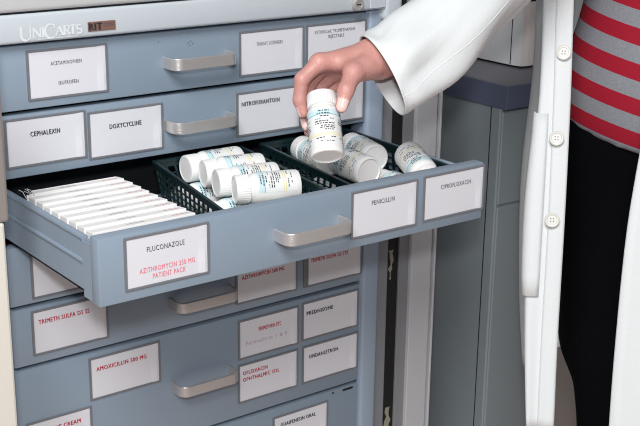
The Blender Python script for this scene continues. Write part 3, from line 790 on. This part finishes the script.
def cr(P, n):
    """resample a polyline of points as a Catmull-Rom curve; tight at the ends"""
    out = []; m = len(P)
    for i in range(m-1):
        p0, p1, p2, p3 = P[max(i-1, 0)], P[i], P[i+1], P[min(i+2, m-1)]
        for k in range(n):
            t = k/n; out.append(tuple(.5*(2*b+(c-a)*t+(2*a-5*b+4*c-d)*t*t+(3*b-a-3*c+d)*t**3) for a, b, c, d in zip(p0, p1, p2, p3)))
    out.append(tuple(P[-1])); return out
rows = [cr(s, 7) for s in SEC]
cols = [cr(c, 6) for c in zip(*rows)]       # columns top to bottom, resampled in height
grid = [[Vector(c[i]) for c in cols] for i in range(len(cols[0]))]
nz, nx = len(grid), len(grid[0])
for i in range(nz):                         # soft hanging folds
    for k in range(nx):
        u = k/(nx-1); dn = (i/(nz-1)); amp = .004*dn*min(1, u/.06)*min(1, (1-u)/.06)
        v = grid[i][k]; c = Vector((PO.x, PO.y, v.z)); n = (v-c).normalized()
        v += n*amp*math.sin(u*46+dn*1.5)
bm = NB()
vv = [[bm.verts.new(p) for p in r] for r in grid]
for i in range(nz-1):
    for k in range(nx-1): bm.faces.new((vv[i][k], vv[i+1][k], vv[i+1][k+1], vv[i][k+1]))
coat = obj('lab_coat', bm, 'coat', person, smooth=True, label='open white lab coat')
sm = coat.modifiers.new('cloth', 'SOLIDIFY'); sm.thickness = .0022; sm.offset = 0
# front edge hems (placket folds) and pocket
def gnorm(i, k):
    i = max(1, min(nz-2, i)); k = max(1, min(nx-2, k))
    return (grid[i][k+1]-grid[i][k-1]).cross(grid[i+1][k]-grid[i-1][k]).normalized()
def patch(i0, i1, k0, k1, off):
    bm = NB(); rr_ = [[bm.verts.new(grid[i][k]+gnorm(i, k)*off*1) for k in range(k0, k1+1)] for i in range(i0, i1+1)]
    for a, b in zip(rr_, rr_[1:]):
        for c in range(len(a)-1): bm.faces.new((a[c], b[c], b[c+1], a[c+1]))
    return bm
for (k0, k1) in ((0, 6), (nx-7, nx-1)):
    o = obj('placket', patch(0, nz-1, k0, k1, .0022), 'coat', coat, smooth=True); s_ = o.modifiers.new('c', 'SOLIDIFY'); s_.thickness = .0016
o = obj('pocket', patch((19, 28)[0], (19, 28)[1], 8, 14, .0034), 'coat', coat, smooth=True); s_ = o.modifiers.new('c', 'SOLIDIFY'); s_.thickness = .0024; s_.offset = -1
for c, n in [((0.70198, -0.17700, -0.04733), (-0.63684, -0.59570, 0.26847)), ((0.67579, -0.19922, -0.15367), (-0.63684, -0.59570, 0.26847)), ((0.65309, -0.22210, -0.25499), (-0.63684, -0.59570, 0.26847))]:
    bm = NB(); lathe(bm, [(.0085, 0), (.0098, .0008), (.0098, .0026), (.0085, .0034), (.0066, .0032), (.0060, .0024)], 28)
    for sx in (-1, 1):
        for sy in (-1, 1): lathe(bm, [(.0009, .0025), (.0009, .0027)], 8, 1) if False else box(bm, sx*.0018-.0007, sx*.0018+.0007, sy*.0018-.0007, sy*.0018+.0007, .0024, .0026, 1)
    q = Vector(n).to_track_quat('Z', 'Y').to_matrix().to_4x4(); q.translation = Vector(c)+Vector(n)*.0035
    bmesh.ops.transform(bm, matrix=q, verts=bm.verts); obj('button', bm, ['button', 'greyink'], coat, smooth=.6, label='pale round button')
def sleeve(name, rings, wr=.0, seed=1, seam=None):
    """rings: (centre, half-height, half-depth, long-axis direction)"""
    rr = random.Random(seed); n = 80; sec = []
    for i, (c, a, b, m, *wd) in enumerate(rings):
        c = Vector(c); t = (Vector(rings[min(i+1, len(rings)-1)][0])-Vector(rings[max(i-1, 0)][0])).normalized()
        m = Vector(m).normalized(); w = t.cross(m).normalized()
        if wd: w = Vector(wd[0]).normalized()*(1 if Vector(wd[0]).dot(w) > 0 else -1)
        sec.append([tuple(c+m*a*math.cos(2*PI*k/n)+w*b*math.sin(2*PI*k/n)) for k in range(n)])
    cols = [cr(col, 14) for col in zip(*sec)]
    L = len(cols[0]); g = [[Vector(cols[k][i]) for k in range(n)] for i in range(L)]
    for i in range(L):
        cen = sum(g[i], Vector())/n; s = i/(L-1)
        for k in range(n):
            d = (g[i][k]-cen); a = 2*PI*k/n
            f = wr*(math.sin(3*a+s*9)*.5+math.sin(5*a-s*16+1)*.4+math.sin(2*a+s*24)*.35)*min(1, s*6)
            q = g[i][k]; dn = d.normalized(); ax_ = (Vector(rings[-1][0])-Vector(rings[0][0])).normalized()
            al_ = q.dot(ax_); qq = Vector((q.x, q.y, q.z))-ax_*al_*.8
            f += wr*.9*(noise.noise(qq*34+Vector((seed, 0, 0))))*min(1, s*8)+wr*.55*noise.ridged_multi_fractal(qq*20+Vector((0, seed, 0)), 1, 2, 2, 1, 2)*min(1, s*6)-wr*.5*min(1, s*6)
            g[i][k] = q+dn*f
    bm = NB(); loft(bm, g, True, 0)
    o = obj(name, bm, 'coat', coat, smooth=True); s_ = o.modifiers.new('c', 'SOLIDIFY'); s_.thickness = .0018; s_.offset = 0
    if seam:
        k = int(seam*n); bm = NB()
        tube(bm, [g[i][k]+(g[i][k]-sum(g[i], Vector())/n).normalized()*.0006 for i in range(L)], .0008, 6); obj('sleeve_seam', bm, 'coat', o, smooth=True)
        bm = NB(); i = 7
        tube(bm, [g[i][q % n]+(g[i][q % n]-sum(g[i], Vector())/n).normalized()*.0007 for q in range(n+1)], .0005, 5); obj('cuff_stitching', bm, 'coat', o, smooth=True)
    return o
sl_obj = sleeve('sleeve', [((0.37375, -0.20409, -0.03757), 0.0500, 0.0380, (19.9547, -43.4234, -71.9251), (0.4054, 0.8689, -0.3509)),
 ((0.40150, -0.20303, -0.02511), 0.0510, 0.0430, (22.9134, -42.6323, -64.2687), (0.4539, 0.8514, -0.3026)),
 ((0.46933, -0.19881, 0.00867), 0.0500, 0.0460, (39.6124, -53.6075, -60.1838)),
 ((0.59569, -0.17054, 0.08875), 0.0620, 0.0550, (39.2442, -48.8301, -48.7803)),
 ((0.70779, -0.14462, 0.16896), 0.0720, 0.0650, (39.2442, -48.8301, -48.7803)),
 ((0.85227, -0.11403, 0.25627), 0.0850, 0.0800, (39.2442, -48.8301, -48.7803))], .0044, seam=.872)
sl = Vector(LE)-Vector(LS)
sleeve('sleeve', [(Vector(LWR)-Vector((0, 0, .01)), .055, .045, fw), (Vector(LWR)+(Vector(LE)-Vector(LWR))*.4, .058, .048, fw), (LE, .064, .054, fw), (Vector(LE)-sl*.5, .070, .06, fw), (Vector(LS)+Vector((.0, 0, .02)), .075, .07, fw)], .003, 4)

# ================================================================== LIGHT, CAMERA
w = bpy.data.worlds.new('room_light'); scene.world = w; w.use_nodes = True
w.node_tree.nodes['Background'].inputs['Color'].default_value = (.93, .96, 1, 1)
w.node_tree.nodes['Background'].inputs['Strength'].default_value = .10
def area(name, loc, target, size, power, color=(1, 1, 1)):
    l = bpy.data.lights.new(name, 'AREA'); l.shape = 'DISK'; l.size = size; l.energy = power; l.color = color
    o = bpy.data.objects.new(name, l); COL.objects.link(o); o.location = loc
    o.rotation_euler = (Vector(target)-Vector(loc)).to_track_quat('-Z', 'Y').to_euler(); return o
area('flash', (-0.560, -1.310, 0.420), (0.250, 0.000, -0.150), 0.09, 9, (1, 1, 1))
area('bounced_light', (-1.600, -2.000, 2.200), (0.200, 0.000, -0.200), 1.5, 121, (1, .99, .98))
cam = bpy.data.cameras.new('camera'); co = bpy.data.objects.new('camera', cam); COL.objects.link(co)
cam.sensor_width = 36; cam.lens = 36*1225.99/640; cam.clip_start = .05
m = Matrix((Vector((0.80104, -0.59846, 0.01351)), Vector((0.16958, 0.24851, 0.95367)), -Vector((0.57409, 0.76163, -0.30055)))).transposed().to_4x4(); m.translation = Vector((-0.50427, -1.25530, 0.22959))
co.matrix_world = m
scene.camera = co
try: scene.cycles.filter_width = 1.1
except Exception: pass
vs = scene.view_settings; vs.view_transform = 'Standard'; vs.look = 'None'; vs.gamma = 1; vs.exposure = -0.07; vs.use_curve_mapping = False
